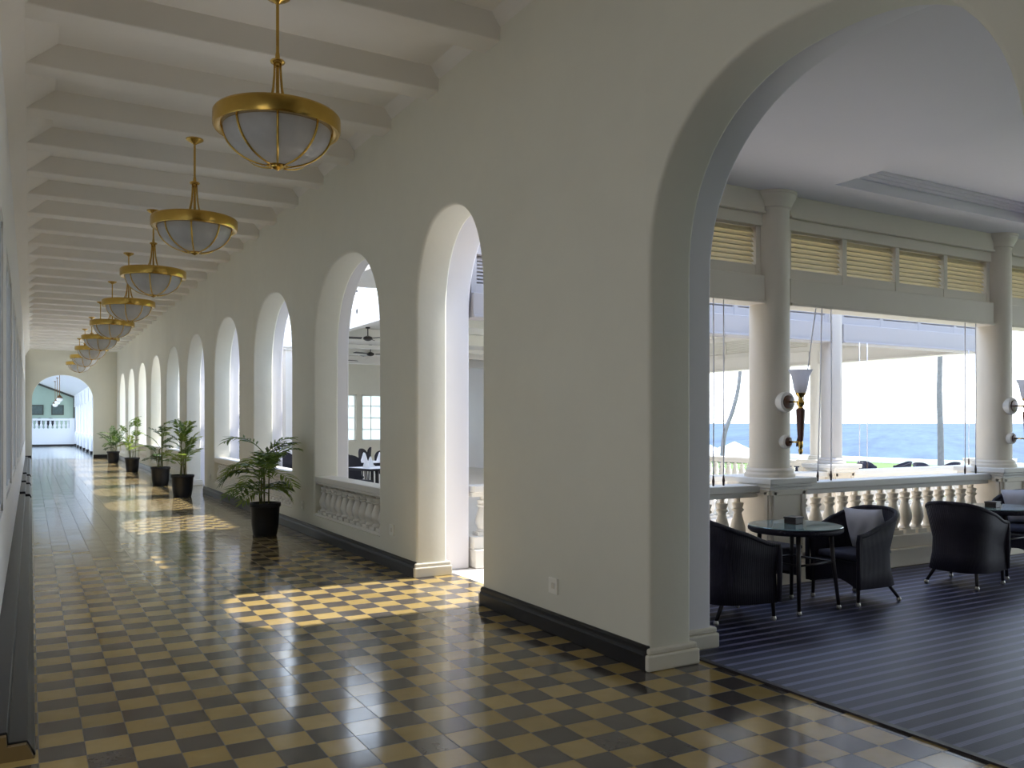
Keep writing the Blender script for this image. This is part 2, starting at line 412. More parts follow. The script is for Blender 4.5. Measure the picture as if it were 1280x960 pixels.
# stepped black plinth along the left wall, broken at the far doorways
mb = MB()
prof = [(XL-.01,0),(.022,0),(.018,.02),(.004,.045),(-.004,.062),(-.012,.077),(-.09,.077),(-.094,.125),(-.10,.13),(XL-.01,.13)]
for a, b in ((4.66, 20.2), (20.9, 24.2), (24.9, 28.1), (29.0, 42.85)): mb.prism_y(prof, a, b)
struct(mb.build('baseboard_left', M['black'], bevel=.004))
mb = MB()
prof2 = [(x, z) for x, z in [(-.9,0),(.015,0),(.0,.04),(-.016,.07),(-.095,.07),(-.10,.12),(-.9,.12)]]
mb.prism_y(prof2, 4.62, 4.655)
struct(mb.build('trim_40', simple('tan_tile_edge', lin(118,98,62), .35, var=.1)))
# cream base blocks round the open jambs
def jamb_base(mb, yj, sgn, x0=XW-.03, x1=3.85):
    # moulded block hugging the jamb at y=yj; jamb face looks towards -sgn*Y
    y0, y1 = yj-sgn*.03, yj+sgn*.20
    mb.box(x0, x1, min(y0, y1), max(y0, y1), 0, .105)
    y0 = yj-sgn*.018
    mb.box(x0+.012, x1-.012, min(y0, y1), max(y0, y1), .105, .145)
mb = MB()
jamb_base(mb, a1['y']+a1['h'], 1); jamb_base(mb, a2['y']+a2['h'], 1); jamb_base(mb, a6['y']+a6['h'], 1)
jamb_base(mb, a1['y']-a1['h'], -1); jamb_base(mb, a2['y']-a2['h'], -1); jamb_base(mb, a6['y']-a6['h'], -1)
o1 = outer[0]
jamb_base(mb, o1['y']+o1['h'], 1, 3.83, 4.25); jamb_base(mb, o1['y']-o1['h'], -1, 3.83, 4.25)
struct(mb.build('trim_41', M['base'], bevel=.012, seg=2))

# ------------------------------------------------------------------ balusters
def baluster_mb(h, r):
    mb = MB(); q = r*1.0
    mb.box(-q, q, -q, q, 0, .09*h)
    P = [(.80,.09),(.86,.12),(.62,.16),(.62,.18),(.90,.28),(1.0,.36),(.94,.45),(.70,.58),(.52,.68),(.50,.72),(.74,.755),(.74,.78),(.56,.80),(.66,.84),(.74,.88),(.74,.90),(.30,.915),(.30,1.0)]
    mb.lathe([(a*r, b*h) for a, b in P], 14)
    return mb
_bal = {}
def balusters(parent, pts, h, r, mat):
    key = (round(h,3), round(r,3), mat.name)
    for (x, y, z) in pts:
        if key not in _bal:
            o = baluster_mb(h, r).build('baluster', mat, parent, smooth='auto', angle=50); _bal[key] = o
        else:
            o = _bal[key].copy(); COL.objects.link(o); o.parent = parent
        o.location = (x, y, z)
# balustrades filling the corridor arches
names = {0:'nearest of the windowed arches', 1:'arch behind the nearest potted palm', 2:'arch just before the second floor-length opening',
         4:'first arch past the second floor-length opening', 5:'second arch past the second floor-length opening', 6:'third arch past the second floor-length opening',
         7:'fourth arch past the second floor-length opening', 8:'last small arch by the end wall'}
for k in range(9):
    if k == 3: continue
    a = arches[2+k]; y0, y1 = a['y']-a['h']+.004, a['y']+a['h']-.004
    t = empty('arch_balustrade', (XW+.12, a['y'], .30), 0, 'white balustrade with moulded rail filling the %s' % names[k], 'balustrade', 'balustrades in the corridor arches')
    L = a['h']-.004
    rb = MB(); rb.box(-.115, .16, -L, L, .475, .55); rb.box(-.10, .13, -L, L, .44, .475)
    rb.build('rail', M['white'], t, bevel=.012)
    pb = MB(); pb.box(-.10, .13, -L, L, 0, .035); pb.build('plinth', M['white'], t, bevel=.006)
    bb = MB(); bb.box(.10, .125, -L, L, .035, .44); bb.build('back_panel', M['white'], t)
    balusters(t, [(0, -L+.13+i*(2*L-.26)/10, .035) for i in range(11)], .405, .082, M['white'])

# ------------------------------------------------------------------ veranda colonnades
def pedestal(parent, w=.25, h=1.05):
    mb = MB()
    mb.box(-w, w, -w, w, .2, h-.11); mb.box(-w-.04, w+.04, -w-.04, w+.04, 0, .2)
    # raised frame round the sunk front panels
    for ang in range(4):
        m = Matrix.Rotation(ang*PI/2, 4, 'Z')
        for sx, sz, cx, cz in ((.05, .66*h, -w+.05, .55*h), (.05, .66*h, w-.05, .55*h), (2*w, .06, 0, .24+.03), (2*w, .06, 0, h-.14)):
            mb.boxm(sx, .024, sz, m @ Matrix.Translation((cx, -w-.006, cz)))
    mb.build('pedestal', M['cream'], parent, bevel=.006)
    cb = MB()
    cb.box(-w-.02, w+.02, -w-.02, w+.02, h-.12, h-.09); cb.box(-w-.045, w+.045, -w-.045, w+.045, h-.09, h-.055); cb.box(-w-.075, w+.075, -w-.075, w+.075, h-.055, h)
    cb.build('pedestal_cap', M['white'], parent, bevel=.008)
def column(loc, r, ztop, label, h=1.05, w=.25, mat='cream', cap=True):
    t = empty('column', loc, 0, label, 'column', 'round columns on pedestals')
    pedestal(t, w, h)
    mb = MB(); mb.lathe([(r+.05, h), (r+.05, h+.03), (r+.035, h+.05), (r+.035, h+.07), (r+.012, h+.09)], 36); mb.build('column_base', M[mat], t, smooth='auto')
    mb = MB(); mb.lathe([(r, h+.08), (r, h+1.0), (r*.97, ztop-.12)], 40, caps=False); mb.build('shaft', M[mat], t, smooth=True)
    if cap:
        mb = MB(); mb.lathe([(r*.97, ztop-.16), (r*1.06, ztop-.15), (r*1.06, ztop-.13), (r*1.2, ztop-.08), (r*1.28, ztop-.05), (r*1.28, ztop-.03), (r*1.34, ztop-.02), (r*1.34, ztop)], 40)
        mb.build('capital', M[mat], t, smooth='auto')
    return t
def balustrade(p0, p1, label, rail=.98, mat='cream', plinth=.34, sp=.21):
    """runs from p0 to p1 (x,y)"""
    dx, dy = p1[0]-p0[0], p1[1]-p0[1]; L = math.hypot(dx, dy); rz = math.atan2(dy, dx)
    t = empty('balustrade', (p0[0], p0[1], 0), rz, label, 'balustrade', 'veranda balustrades')
    mb = MB(); mb.box(0, L, -.13, .13, rail-.075, rail); mb.build('rail', M['white'], t, bevel=.012)
    mb = MB(); mb.box(0, L, -.085, .085, rail-.125, rail-.076); mb.build('under_rail', M['white'], t, bevel=.008)
    mb = MB(); mb.box(0, L, -.17, .17, 0, .20); mb.box(0, L, -.12, .12, .20, plinth); mb.build('plinth', M[mat], t, bevel=.01)
    n = max(1, int((L-.1)/sp)); off = (L-(n-1)*sp)/2
    balusters(t, [(off+i*sp, 0, plinth) for i in range(n)], rail-.125-plinth, .078, M[mat])
    return t
def frieze(p0, p1, label, zb=2.80, zt=3.90, mat='cream', panels=4, th=.11):
    dx, dy = p1[0]-p0[0], p1[1]-p0[1]; L = math.hypot(dx, dy); rz = math.atan2(dy, dx)
    t = empty('louvred_frieze', (p0[0], p0[1], zb), rz, label, 'louvre frieze', 'louvred friezes between columns')
    H = zt-zb
    mb = MB(); mb.box(0, L, -th, th, 0, .26); mb.box(0, L, -th-.02, th+.02, -.018, .012); mb.build('beam', M[mat], t, bevel=.008)
    mb = MB(); mb.box(0, L, -th, th, H-.20, H); mb.box(0, L, -th-.02, th+.02, H-.225, H-.20); mb.box(0, L, -th+.03, th-.03, H-.34, H-.225); mb.build('cornice', M[mat], t, bevel=.006)
    pw = L/panels
    mb = MB()
    for i in range(panels+1):
        c = min(max(i*pw, .035), L-.035); mb.box(c-.035, c+.035, -.06, .06, .26, H-.34)
    mb.box(0, L, -.055, .055, .26, .37); mb.build('frame', M[mat], t, bevel=.004)
    for i in range(panels):
        mb = MB(); z0, z1 = .36, H-.35; ns = 8
        for j in range(ns):
            z = z0+(j+.5)*(z1-z0)/ns
            mb.boxm(pw-.08, .012, .075, Matrix.Translation(((i+.5)*pw, 0, z)) @ Matrix.Rotation(R(-42), 4, 'X'))
        mb.build('louvre_panel', M['louvre'] if mat == 'cream' else M[mat], t)
    return t
XC1, XC2, XC3, YR1 = 6.53, 10.40, 14.27, 6.20
ZV = 3.90
column((XC1, YR1, 0), .20, ZV, 'thick round cream column on a pedestal beside the nearest glass table')
column((XC2, YR1, 0), .20, ZV, 'thick round cream column on a pedestal near right edge of picture')
column((XC3, YR1, 0), .20, ZV, 'thick round cream column at the seaward end of the near row')
g = .255
balustrade((4.23, YR1), (XC1-g, YR1), 'short balustrade run between the big arch and first thick column')
balustrade((XC1+g, YR1), (XC2-g, YR1), 'long cream balustrade behind the wicker chair with pillow')
balustrade((XC2+g, YR1), (XC3-g, YR1), 'balustrade run right of the thick column near the right edge')
frieze((4.23, YR1), (XC1-.18, YR1), 'short louvred frieze left of the first thick column', panels=2)
frieze((XC1+.18, YR1), (XC2-.18, YR1), 'four-panel louvred frieze between the two thick columns')
frieze((XC2+.18, YR1), (XC3-.18, YR1), 'louvred frieze right of the column near the right edge')
# second row across the open passage, and the seaward row
YR2, XR3 = 8.42, 14.0
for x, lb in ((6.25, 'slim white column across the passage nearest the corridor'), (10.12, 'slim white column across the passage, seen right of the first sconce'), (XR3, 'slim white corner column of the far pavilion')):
    column((x, YR2, 0), .145, 3.8, lb, h=1.0, w=.22, mat='dim_white')
c2 = .225
balustrade((4.23, YR2), (6.25-c2, YR2), 'white balustrade across the passage seen through the narrow doorway arch', .90, 'white')
balustrade((6.25+c2, YR2), (10.12-c2, YR2), 'white balustrade across the passage left of the slim column', .90, 'white')
balustrade((10.12+c2, YR2), (XR3-c2, YR2), 'white balustrade across the passage right of the slim column', .90, 'white')
frieze((4.23, YR2), (6.25-.13, YR2), 'louvred white frieze seen through the narrow doorway arch', 2.77, 3.8, 'dim_cool', 2)
frieze((6.25+.13, YR2), (10.12-.13, YR2), 'louvred white frieze across the passage left of the slim column', 2.77, 3.8, 'dim_cool')
frieze((10.12+.13, YR2), (XR3-.13, YR2), 'louvred white frieze across the passage right of the slim column', 2.77, 3.8, 'dim_cool')
for y, lb in ((12.0, 'slim white column on the seaward side of the pavilion, middle one'), (15.6, 'slim white column on the seaward side, farthest and leftmost in view')):
    column((XR3, y, 0), .145, 3.8, lb, h=.85, w=.22, mat='white')
for a, b, lb in ((YR2, 12.0, 'nearer'), (12.0, 15.6, 'middle'), (15.6, 19.3, 'farthest')):
    frieze((XR3, a+.13), (XR3, b-.13), '%s louvred frieze along the seaward side of the pavilion' % lb, 2.80, 3.8, 'white', 4)
    if a > 9: balustrade((XR3, a+c2), (XR3, b-c2), '%s balustrade along the seaward side of the pavilion' % lb, .82, 'white')

# veranda ceiling with its coffer
cx0, cx1, cy0, cy1 = 6.78, 10.0, -1.0, 5.60
mb = MB()
for a in ((4.22, cx0, YB, 6.6), (cx1, 19, YB, 6.6), (cx0, cx1, cy1, 6.6), (cx0, cx1, YB, cy0)): mb.box(*a, ZV, ZV+.30)
mb.box(cx0-.05, cx1+.05, cy0-.05, cy1+.05, ZV+.195, ZV+.28)
struct(mb.build('ceiling', M['cool']))
mb = MB()
for i, (dz, w) in enumerate(((.195, .09), (.165, .065), (.135, .04))):
    mb.box(cx0, cx1, cy1-w, cy1, ZV+dz-.03, ZV+dz); mb.box(cx0, cx1, cy0, cy0+w, ZV+dz-.03, ZV+dz)
    mb.box(cx0, cx0+w, cy0, cy1, ZV+dz-.03, ZV+dz); mb.box(cx1-w, cx1, cy0, cy1, ZV+dz-.03, ZV+dz)
struct(mb.build('trim_42', M['cool']))
# pavilion ceilings beyond the passage
mb = MB(); mb.box(4.22, 14.3, YR2-.14, 13.2, 3.8, 4.0); mb.box(6.0, 14.3, 13.2, 29.2, 3.8, 4.0)
struct(mb.build('ceiling', M['white']))

# ------------------------------------------------------------------ carpet
mb = MB()
P = [(3.92,1.75),(3.92,4.49),(4.24,4.49),(4.24,5.98),(13.6,5.98),(13.6,-3.5),(4.24,-3.5),(4.24,1.75)]
mb.add([(x,y,.006) for x,y in P]+[(x,y,-.002) for x,y in P], [tuple(range(8))]+[(i,(i+1)%8,8+(i+1)%8,8+i) for i in range(8)])
cp = empty('carpet', (0,0,0), 0, 'dark blue-grey striped carpet covering the veranda floor', 'carpet')
mb.build('pile', M['carpet'], cp)
mb = MB(); mb.box(3.895, 3.935, 1.76, 4.48, -.002, .012); mb.build('edging', M['legm'], cp)

# ------------------------------------------------------------------ chandeliers
def chandelier():
    t = empty('chandelier', (0,0,0))
    z0 = 3.50-4.82          # bottom, measured from beam soffit at z=0
    zr = 3.855-4.82           # ring centre
    mb = MB(); mb.lathe([(.0,0),(.095,0),(.095,-.012),(.07,-.03),(.03,-.05),(.018,-.06)], 24); mb.build('canopy', M['brass'], t, smooth='auto')
    mb = MB(); mb.lathe([(.012,-.05),(.012,zr+.54),(.016,zr+.52),(.02,zr+.47)], 12); mb.lathe([(.013,zr+.48),(.013,zr+.0)], 10); mb.build('rod', M['brass'], t, smooth='auto')
    mb = MB(); mb.lathe([(.02,zr+.485),(.05,zr+.475),(.056,zr+.465),(.05,zr+.455),(.03,zr+.445),(.03,zr+.43)], 24); mb.build('collar', M['brass'], t, smooth='auto')
    for k in range(4):
        a = k*PI/2+.55; pts = []
        for r, z in ((.03,.45),(.034,.36),(.045,.26),(.07,.16),(.12,.075),(.25,.03),(.42,.02)): pts.append((r*math.cos(a), r*math.sin(a), zr+z))
        mb = MB(); mb.tube(pts, .008, 8); mb.build('arm', M['brass'], t, smooth=True)
    mb = MB(); mb.lathe([(.40,.045),(.43,.065),(.457,.06),(.468,.045),(.468,-.045),(.457,-.062),(.41,-.062),(.39,-.05),(.40,-.03),(.40,.045)], 56, (0,0,zr), caps=False); mb.build('ring', M['brass'], t, smooth='auto')
    prof = []; R0, D = .396, (zr-.03)-(z0+.03)
    for i in range(13):
        q = PI/2*i/13; prof.append((R0*math.cos(q)**.92, zr-.03-D*math.sin(q)))
    mb = MB(); mb.lathe(prof+[(.03, z0+.03)], 48, caps=False); mb.build('bowl', M['bowl'], t, smooth=True)
    for k in range(8):
        a = k*PI/4+.54; mb = MB()
        pts = [((r+.004)*math.cos(a), (r+.004)*math.sin(a), z) for r, z in prof]
        mb.tube(pts, .0095, 6); mb.build('rib', M['brass'], t, smooth=True)
    mb = MB(); mb.lathe([(.085,z0+.062),(.09,z0+.05),(.08,z0+.035),(.05,z0+.03),(.045,z0+.02),(.03,z0+.012),(.012,z0+.004),(.008,z0)], 24); mb.build('finial', M['brass'], t, smooth='auto')
    return t
ch = chandelier()
for i in range(9):
    o = ch if i == 0 else copy_tree(ch)
    o.location = (1.625, 6.45+BAY*i, 4.82)
    tag(o, 'brass and frosted glass bowl chandelier under a beam, %s from the camera' % ORD[i], 'chandelier', 'row of corridor chandeliers')

# ------------------------------------------------------------------ socket plates
for (y, z, lb, w) in ((5.45, .36, 'pale wall socket above black skirting on the widest pier', .085), (8.75, .42, 'small pale wall plate on pier between doorway and first balustrade', .08),
                   (12.25, .40, 'small wall socket on the pier right of the nearest potted palm', .08), (19.2+.35, .40, 'tiny wall plate on the pier beside the second floor-length opening', .08)):
    t = empty('wall_socket', (XW, y, z), 0, lb, 'wall socket', 'wall sockets')
    mb = MB(); mb.box(-.018, .002, -w, w*.4, -.06, .06); mb.build('plate', M['plate'], t, bevel=.006)
    mb = MB(); mb.box(-.022, -.015, -w*.65, -w*.15, -.02, .025); mb.build('switch', M['base'], t, bevel=.003)

# ------------------------------------------------------------------ potted palms
def pot(parent, r, h):
    mb = MB()
    mb.lathe([(r*.70,.012),(r*.72,0),(r*.76,.02),(r*.86,.35*h),(r*.93,h*.86),(r*.96,h*.88),(r,h*.89),(r*1.01,h*.97),(r,h),(r*.94,h),(r*.92,h*.93)], 40, caps=True)
    for k in range(5):
        a = k*2*PI/5; mb.boxm(.07, .03, .02, Matrix.Rotation(a, 4, 'Z') @ Matrix.Translation((0, r*.70, .008)))
    mb.build('pot', M['pot'], parent, smooth='auto')
    mb = MB(); mb.lathe([(r*.9,h*.9),(r*.5,h*.93),(.01,h*.94)], 24); mb.build('soil', M['soil'], parent, smooth=True)
def frond_mb(base, az, el, length, droop, nl=11, ll=.2, lw=.022, rg=rnd, side=1.0):
    mb = MB(); pts = []; d = Vector((math.cos(az)*math.cos(el), math.sin(az)*math.cos(el), math.sin(el))); p = Vector(base); N = 12
    for i in range(N+1):
        pts.append(p.copy()); p = p + d*(length/N); d.z -= droop/N*(.6+1.2*i/N); d.normalize()
    mb.tube(pts, [.007*(1-.8*i/N)+.001 for i in range(N+1)], 5)
    for i in range(nl):
        f = .22+.78*i/(nl-1); x = f*N; k = min(int(x), N-1); q = pts[k].lerp(pts[k+1], x-k); t = (pts[k+1]-pts[k]).normalized()
        lat = t.cross(Vector((0,0,1)));
        if lat.length < .05: lat = Vector((math.sin(az), -math.cos(az), 0))
        lat.normalize(); up = lat.cross(t)
        for sg in (-1, 1):
            L = ll*(math.sin(PI*(.18+.72*f))**.7)*rg.uniform(.85, 1.15)
            dr = (lat*sg*rg.uniform(.75,.95) + t*rg.uniform(.45,.8) + up*rg.uniform(.0,.25)).normalized()
            w = lw*rg.uniform(.8,1.2); s1 = dr.cross(up).normalized()
            if s1.length < .1: s1 = t
            tip = q+dr*L + Vector((0,0,-L*rg.uniform(.12,.35)))
            m1 = q+dr*L*.35+Vector((0,0,-L*.02)); m2 = q+dr*L*.7+Vector((0,0,-L*.10))
            mb.add([q, m1+s1*w, m2+s1*w*.8, tip, m2-s1*w*.8, m1-s1*w, m1+Vector((0,0,.006)), m2+Vector((0,0,.006))],
                   [(0,1,6),(0,6,5),(1,2,7,6),(6,7,4,5),(2,3,7),(7,3,4)])
    return mb
def potted_palm(loc, r, h, H, spread, seed, label, mats, nst, nfr, tall, upright=True, ll=.17, lw=.017):
    rg = random.Random(seed)
    t = empty('potted_palm', loc, 0, label, 'potted plant', 'potted palms along the corridor'); pot(t, r, h)
    tips = []
    for i in range(nst):
        a = rg.uniform(0, 2*PI); rr = rg.uniform(.02, r*.4); top = rg.uniform(.3, 1.0)*(H-h)*tall+h*1.0
        b = (rr*math.cos(a), rr*math.sin(a), h*.9); e = (b[0]*1.6+rg.uniform(-.05,.05), b[1]*1.6+rg.uniform(-.05,.05), top)
        m = tuple((x+y)/2+rg.uniform(-.02,.02) for x, y in zip(b, e))
        mb = MB(); mb.tube([b, m, e], [.011, .009, .007], 7); mb.build('stem', M['stem'], t, smooth=True); tips.append((b, m, e))
    for i in range(nfr):
        b, m, e = tips[i % nst]; f = rg.uniform(.3, 1.0) if i >= nst else 1.0
        p = Vector(b).lerp(Vector(e), f); az = i*2.399+rg.uniform(-.4,.4)
        room = max(0, H-p.z)
        el = (rg.uniform(.55, 1.2) if f > .6 else rg.uniform(.2, .9)) if upright else (rg.uniform(.25, 1.1) if f > .6 else rg.uniform(.1,.6))
        L = spread*rg.uniform(.8, 1.15)
        if math.cos(az) > 0: L = min(L, (3.24-loc[0]-p.x)/max(.05, math.cos(az)*math.cos(el)))
        if L*math.sin(el)*.8 > room: el = math.asin(max(.12, min(1, room/(L*.8))))
        mb = frond_mb(p, az, el, L, rg.uniform(.5,1.0) if upright else rg.uniform(.8,1.5), 11, ll*rg.uniform(.85,1.1), lw, rg)
        mb.build('frond', rg.choice(mats), t, recalc=False)
    return t
potted_palm((2.88, 12.13, 0), .215, .47, 1.55, .60, 3, 'wide feathery potted palm in a black pot, nearest to the camera', [M['leafd'], M['leaf'], M['leafy'], M['leaf']], 7, 30, .66, False, .25, .016)
potted_palm((2.85, 19.4, 0), .24, .48, 1.72, .44, 5, 'upright potted palm with yellow-green lower leaves beside the second floor-length opening', [M['leaf'], M['leafy'], M['leaf']], 6, 20, .8)
potted_palm((2.88, 23.2, 0), .24, .48, 1.78, .42, 9, 'thin-stemmed potted palm, third in the row from the camera', [M['leaf'], M['leafy'], M['leafd']], 6, 17, .85)
potted_palm((2.88, 30.1, 0), .23, .47, 1.90, .42, 11, 'tall narrow potted palm, fourth in the row from the camera', [M['leaf'], M['leafy']], 5, 16, .85)
potted_palm((2.86, 37.1, 0), .235, .47, 1.85, .58, 13, 'dark bushy potted palm in front of the end wall', [M['leafd'], M['leafd'], M['leaf']], 6, 22, .65)

# ------------------------------------------------------------------ wicker armchairs
def armchair():
    t = empty('wicker_armchair', (0,0,0))
    # plan curve, chair faces +Y; parameter from right arm front round the back to left arm front
    def plan(s, hw, fr, bk):
        # s in [-1,1]; |s|=1 arm fronts, 0 = back centre
        a = abs(s); sg = 1 if s > 0 else -1
        if a > .55:
            f = (a-.55)/.45; return (sg*hw, -(bk-.26)*1.0 + f*(fr+bk-.26))
        q = a/.55*PI/2
        return (sg*hw*math.sin(q)**.75, -(bk-.26)-.26*math.cos(q)**.75)
    N = 40; S = [-1+2*i/N for i in range(N+1)]
    def rimz(s):
        a = abs(s); k = .5*(1+math.cos(PI*min(1, a/.95))); return .615+.195*k**.8
    ringdef = []
    for fz in (0, .25, .5, .72, 1.0):
        pts = []
        for s in S:
            zr = rimz(s); z = .15+(zr-.15)*fz
            k = z
            if z < .40: u = (z-.15)/.25; hw = .268-.018*u; fr = .255; bk = .305-.065*u
            else: u = (z-.40)/.40; hw = .25+.06*u; fr = .255+.02*u; bk = .24+.08*u
            x, y = plan(s, hw, fr, bk); pts.append((x, y, z))
        ringdef.append(pts)
    vs = [p for r_ in ringdef for p in r_]; n = N+1; fs = []
    for j in range(len(ringdef)-1):
        for i in range(N): fs.append((j*n+i, j*n+i+1, (j+1)*n+i+1, (j+1)*n+i))
    o = MB().add(vs, fs).build('shell', M['wicker'], t, smooth=True, recalc=True)
    sm = o.modifiers.new('solid', 'SOLIDIFY'); sm.thickness = .03; sm.offset = 0
    rim = ringdef[-1]; f0, f1 = rim[0], rim[-1]
    path = [(f0[0], f0[1]+.005, .16), (f0[0], f0[1]+.012, .35), (f0[0], f0[1]+.012, .56)] + rim + [(f1[0], f1[1]+.012, .56), (f1[0], f1[1]+.012, .35), (f1[0], f1[1]+.005, .16)]
    MB().tube(path, .021, 10).build('rolled_edge', M['wicker'], t, smooth=True)
    mb = MB(); K = 10; vs = []; fs = []
    for i in range(K+1):
        x = -.235+.47*i/K; zb = .15+.07*math.sin(PI*i/K)
        vs += [(x,.245,zb),(x,.245,.37),(x,.225,zb),(x,.225,.37)]
    for i in range(K):
        a = i*4; b = a+4; fs += [(a,b,b+1,a+1),(a+2,a+3,b+3,b+2),(a,a+2,b+2,b),(a+1,b+1,b+3,a+3)]
    mb.add(vs, fs).build('front_apron', M['wicker'], t)
    MB().box(-.225,.225,-.20,.245,.34,.375).build('seat', M['wicker'], t, bevel=.01)
    MB().box(-.215,.215,-.19,.235,.377,.445).build('seat_cushion', M['cushion'], t, smooth=True, bevel=.028, seg=4)
    for sx in (-1, 1):
        for fr in (0, 1):
            if fr: pts = [(sx*.245,.235,.36),(sx*.247,.24,.15),(sx*.25,.245,.03)]
            else: pts = [(sx*.17,-.13,.36),(sx*.19,-.19,.17),(sx*.24,-.285,.03)]
            lg = MB().tube(pts, [.018,.017,.014], 10).build('leg', M['legm'], t, smooth=True)
            p = pts[-1]; mb = MB(); mb.lathe([(.012,.0),(.02,.008),(.022,.02),(.018,.034),(.014,.04)], 12, (p[0], p[1], 0)); mb.build('caster', M['caster'], lg, smooth='auto')
    return t
ac = armchair()
Z0 = .007
def place_chair(x, y, face, label, first=False, group='dark wicker armchairs on the carpet', z=Z0):
    o = ac if first else copy_tree(ac)
    o.location = (x, y, z); o.rotation_euler = (0, 0, face-PI/2); return tag(o, label, 'armchair', group)
place_chair(4.98, 5.16, R(-10), 'dark wicker armchair left of the nearest glass table, partly hidden by the arch pier', True)
place_chair(6.44, 5.11, R(178), 'dark wicker armchair with leaning grey pillow, right of the nearest glass table')
place_chair(8.02, 5.07, R(8), 'dark wicker armchair seen from behind, left of the farther glass table')
place_chair(9.62, 5.42, R(190), 'dark wicker armchair with white pillow at the right edge behind the farther table')

def pillow(loc, rot, label):
    mb = MB(); n = 14; vs = []; fs = []
    for sgn in (1, -1):
        for i in range(n+1):
            for j in range(n+1):
                u, v = -1+2*i/n, -1+2*j/n
                e = (1-abs(u)**3.2)*(1-abs(v)**3.2); k = 1-.05*(1-abs(u))*0
                x = .205*u*(1-.06*(1-v*v)); z = .205*v*(1-.06*(1-u*u))
                wr = .006*math.sin(9*u+5*v)*e
                vs.append((x, sgn*(.075*max(0, e)**.5+wr*sgn), z))
    for s in (0, 1):
        o = s*(n+1)**2
        for i in range(n):
            for j in range(n):
                q = (o+i*(n+1)+j, o+(i+1)*(n+1)+j, o+(i+1)*(n+1)+j+1, o+i*(n+1)+j+1); fs.append(q if s else q[::-1])
    o = mb.add(vs, fs).build('throw_pillow', M['pillow'], None, smooth=True, merge=True)
    o.location = loc; o.rotation_euler = rot; return tag(o, label, 'pillow', 'grey throw pillows')
# chair facing -X: the pillow leans on the back at +X
pillow((6.60, 5.10, .625), (R(-16), R(2), R(90)), 'grey square throw pillow leaning in the armchair right of the nearest table')
pillow((9.70, 5.44, .66), (R(-16), R(6), R(100)), 'pale throw pillow in the armchair at the right edge')

def table():
    t = empty('glass_top_table', (0,0,0)); zt = .70
    mb = MB(); mb.lathe([(.355,zt-.045),(.375,zt-.05),(.392,zt-.035),(.395,zt-.018),(.388,zt-.004),(.36,zt-.002),(.355,zt-.01),(.355,zt-.045)], 48, caps=False); mb.build('wicker_rim', M['wicker'], t, smooth=True)
    mb = MB(); mb.lathe([(.02,zt-.04),(.35,zt-.04),(.35,zt-.015),(.02,zt-.015)], 40); mb.build('table_top', M['wicker'], t, smooth='auto')
    mb = MB(); mb.lathe([(.01,zt),(.385,zt),(.392,zt+.004),(.385,zt+.009),(.01,zt+.009)], 48); mb.build('glass', M['glass'], t, smooth='auto')
    for k in range(4):
        a = PI/4+k*PI/2; c, s = math.cos(a), math.sin(a)
        lg = MB().tube([(.29*c,.29*s,zt-.03),(.31*c,.31*s,.4),(.355*c,.355*s,.03)], [.02,.018,.015], 10).build('leg', M['legm'], t, smooth=True)
        mb = MB(); mb.lathe([(.012,0),(.02,.008),(.022,.02),(.016,.036)], 12, (.355*c,.355*s,0)); mb.build('caster', M['caster'], lg, smooth='auto')
    mb = MB(); mb.tube([(.31*math.cos(PI/4+k*PI/2), .31*math.sin(PI/4+k*PI/2), .4) for k in range(4)], .010, 8, closed=True); mb.build('stretcher', M['legm'], t, smooth=True)
    return t
tb = table(); tb.location = (5.73, 5.15, Z0); tb.rotation_euler = (0,0,R(2)); tag(tb, 'round glass-topped wicker table nearest the big arch', 'table', 'round glass-topped tables')
t2 = copy_tree(tb); t2.location = (8.82, 5.24, Z0); tag(t2, 'round glass-topped wicker table cut by the right edge', 'table', 'round glass-topped tables')
def ashbox(loc, lb):
    t = empty('wooden_box', loc, R(12), lb, 'box', 'small table boxes')
    MB().box(-.065,.065,-.055,.055,0,.045).build('box_body', M['darkbox'], t, bevel=.005); MB().box(-.07,.07,-.06,.06,.0455,.06).build('box_lid', M['darkbox'], t, bevel=.004)
ashbox((5.78, 5.21, Z0+.71), 'small dark wooden box on the nearest glass table'); ashbox((8.70, 5.20, Z0+.71), 'small dark wooden box on the farther glass table')
# wicker stool behind the near table
t = empty('wicker_stool', (5.95, 5.68, Z0), R(5), 'low dark wicker stool with arched apron behind the nearest glass table', 'stool')
MB().box(-.26,.26,-.20,.20,.42,.455).build('seat', M['wicker'], t, bevel=.012)
mb = MB(); K = 10
for yq in (-.19, .165):
    vs = []; fs = []
    for i in range(K+1):
        x = -.245+.49*i/K; zb = .16+.08*math.sin(PI*i/K); vs += [(x,yq,zb),(x,yq,.42),(x,yq+.025,zb),(x,yq+.025,.42)]
    for i in range(K):
        a = i*4; b = a+4; fs += [(a,b,b+1,a+1),(a+2,a+3,b+3,b+2),(a,a+2,b+2,b),(a+1,b+1,b+3,a+3)]
    mb.add(vs, fs)
mb.box(-.25,-.225,-.19,.19,.17,.42); mb.box(.225,.25,-.19,.19,.17,.42)
mb.build('apron', M['wicker'], t)
for sx in (-1,1):
    for sy in (-1,1): MB().tube([(sx*.235,sy*.175,.42),(sx*.24,sy*.18,0)], [.018,.014], 10).build('leg', M['legm'], t, smooth=True)

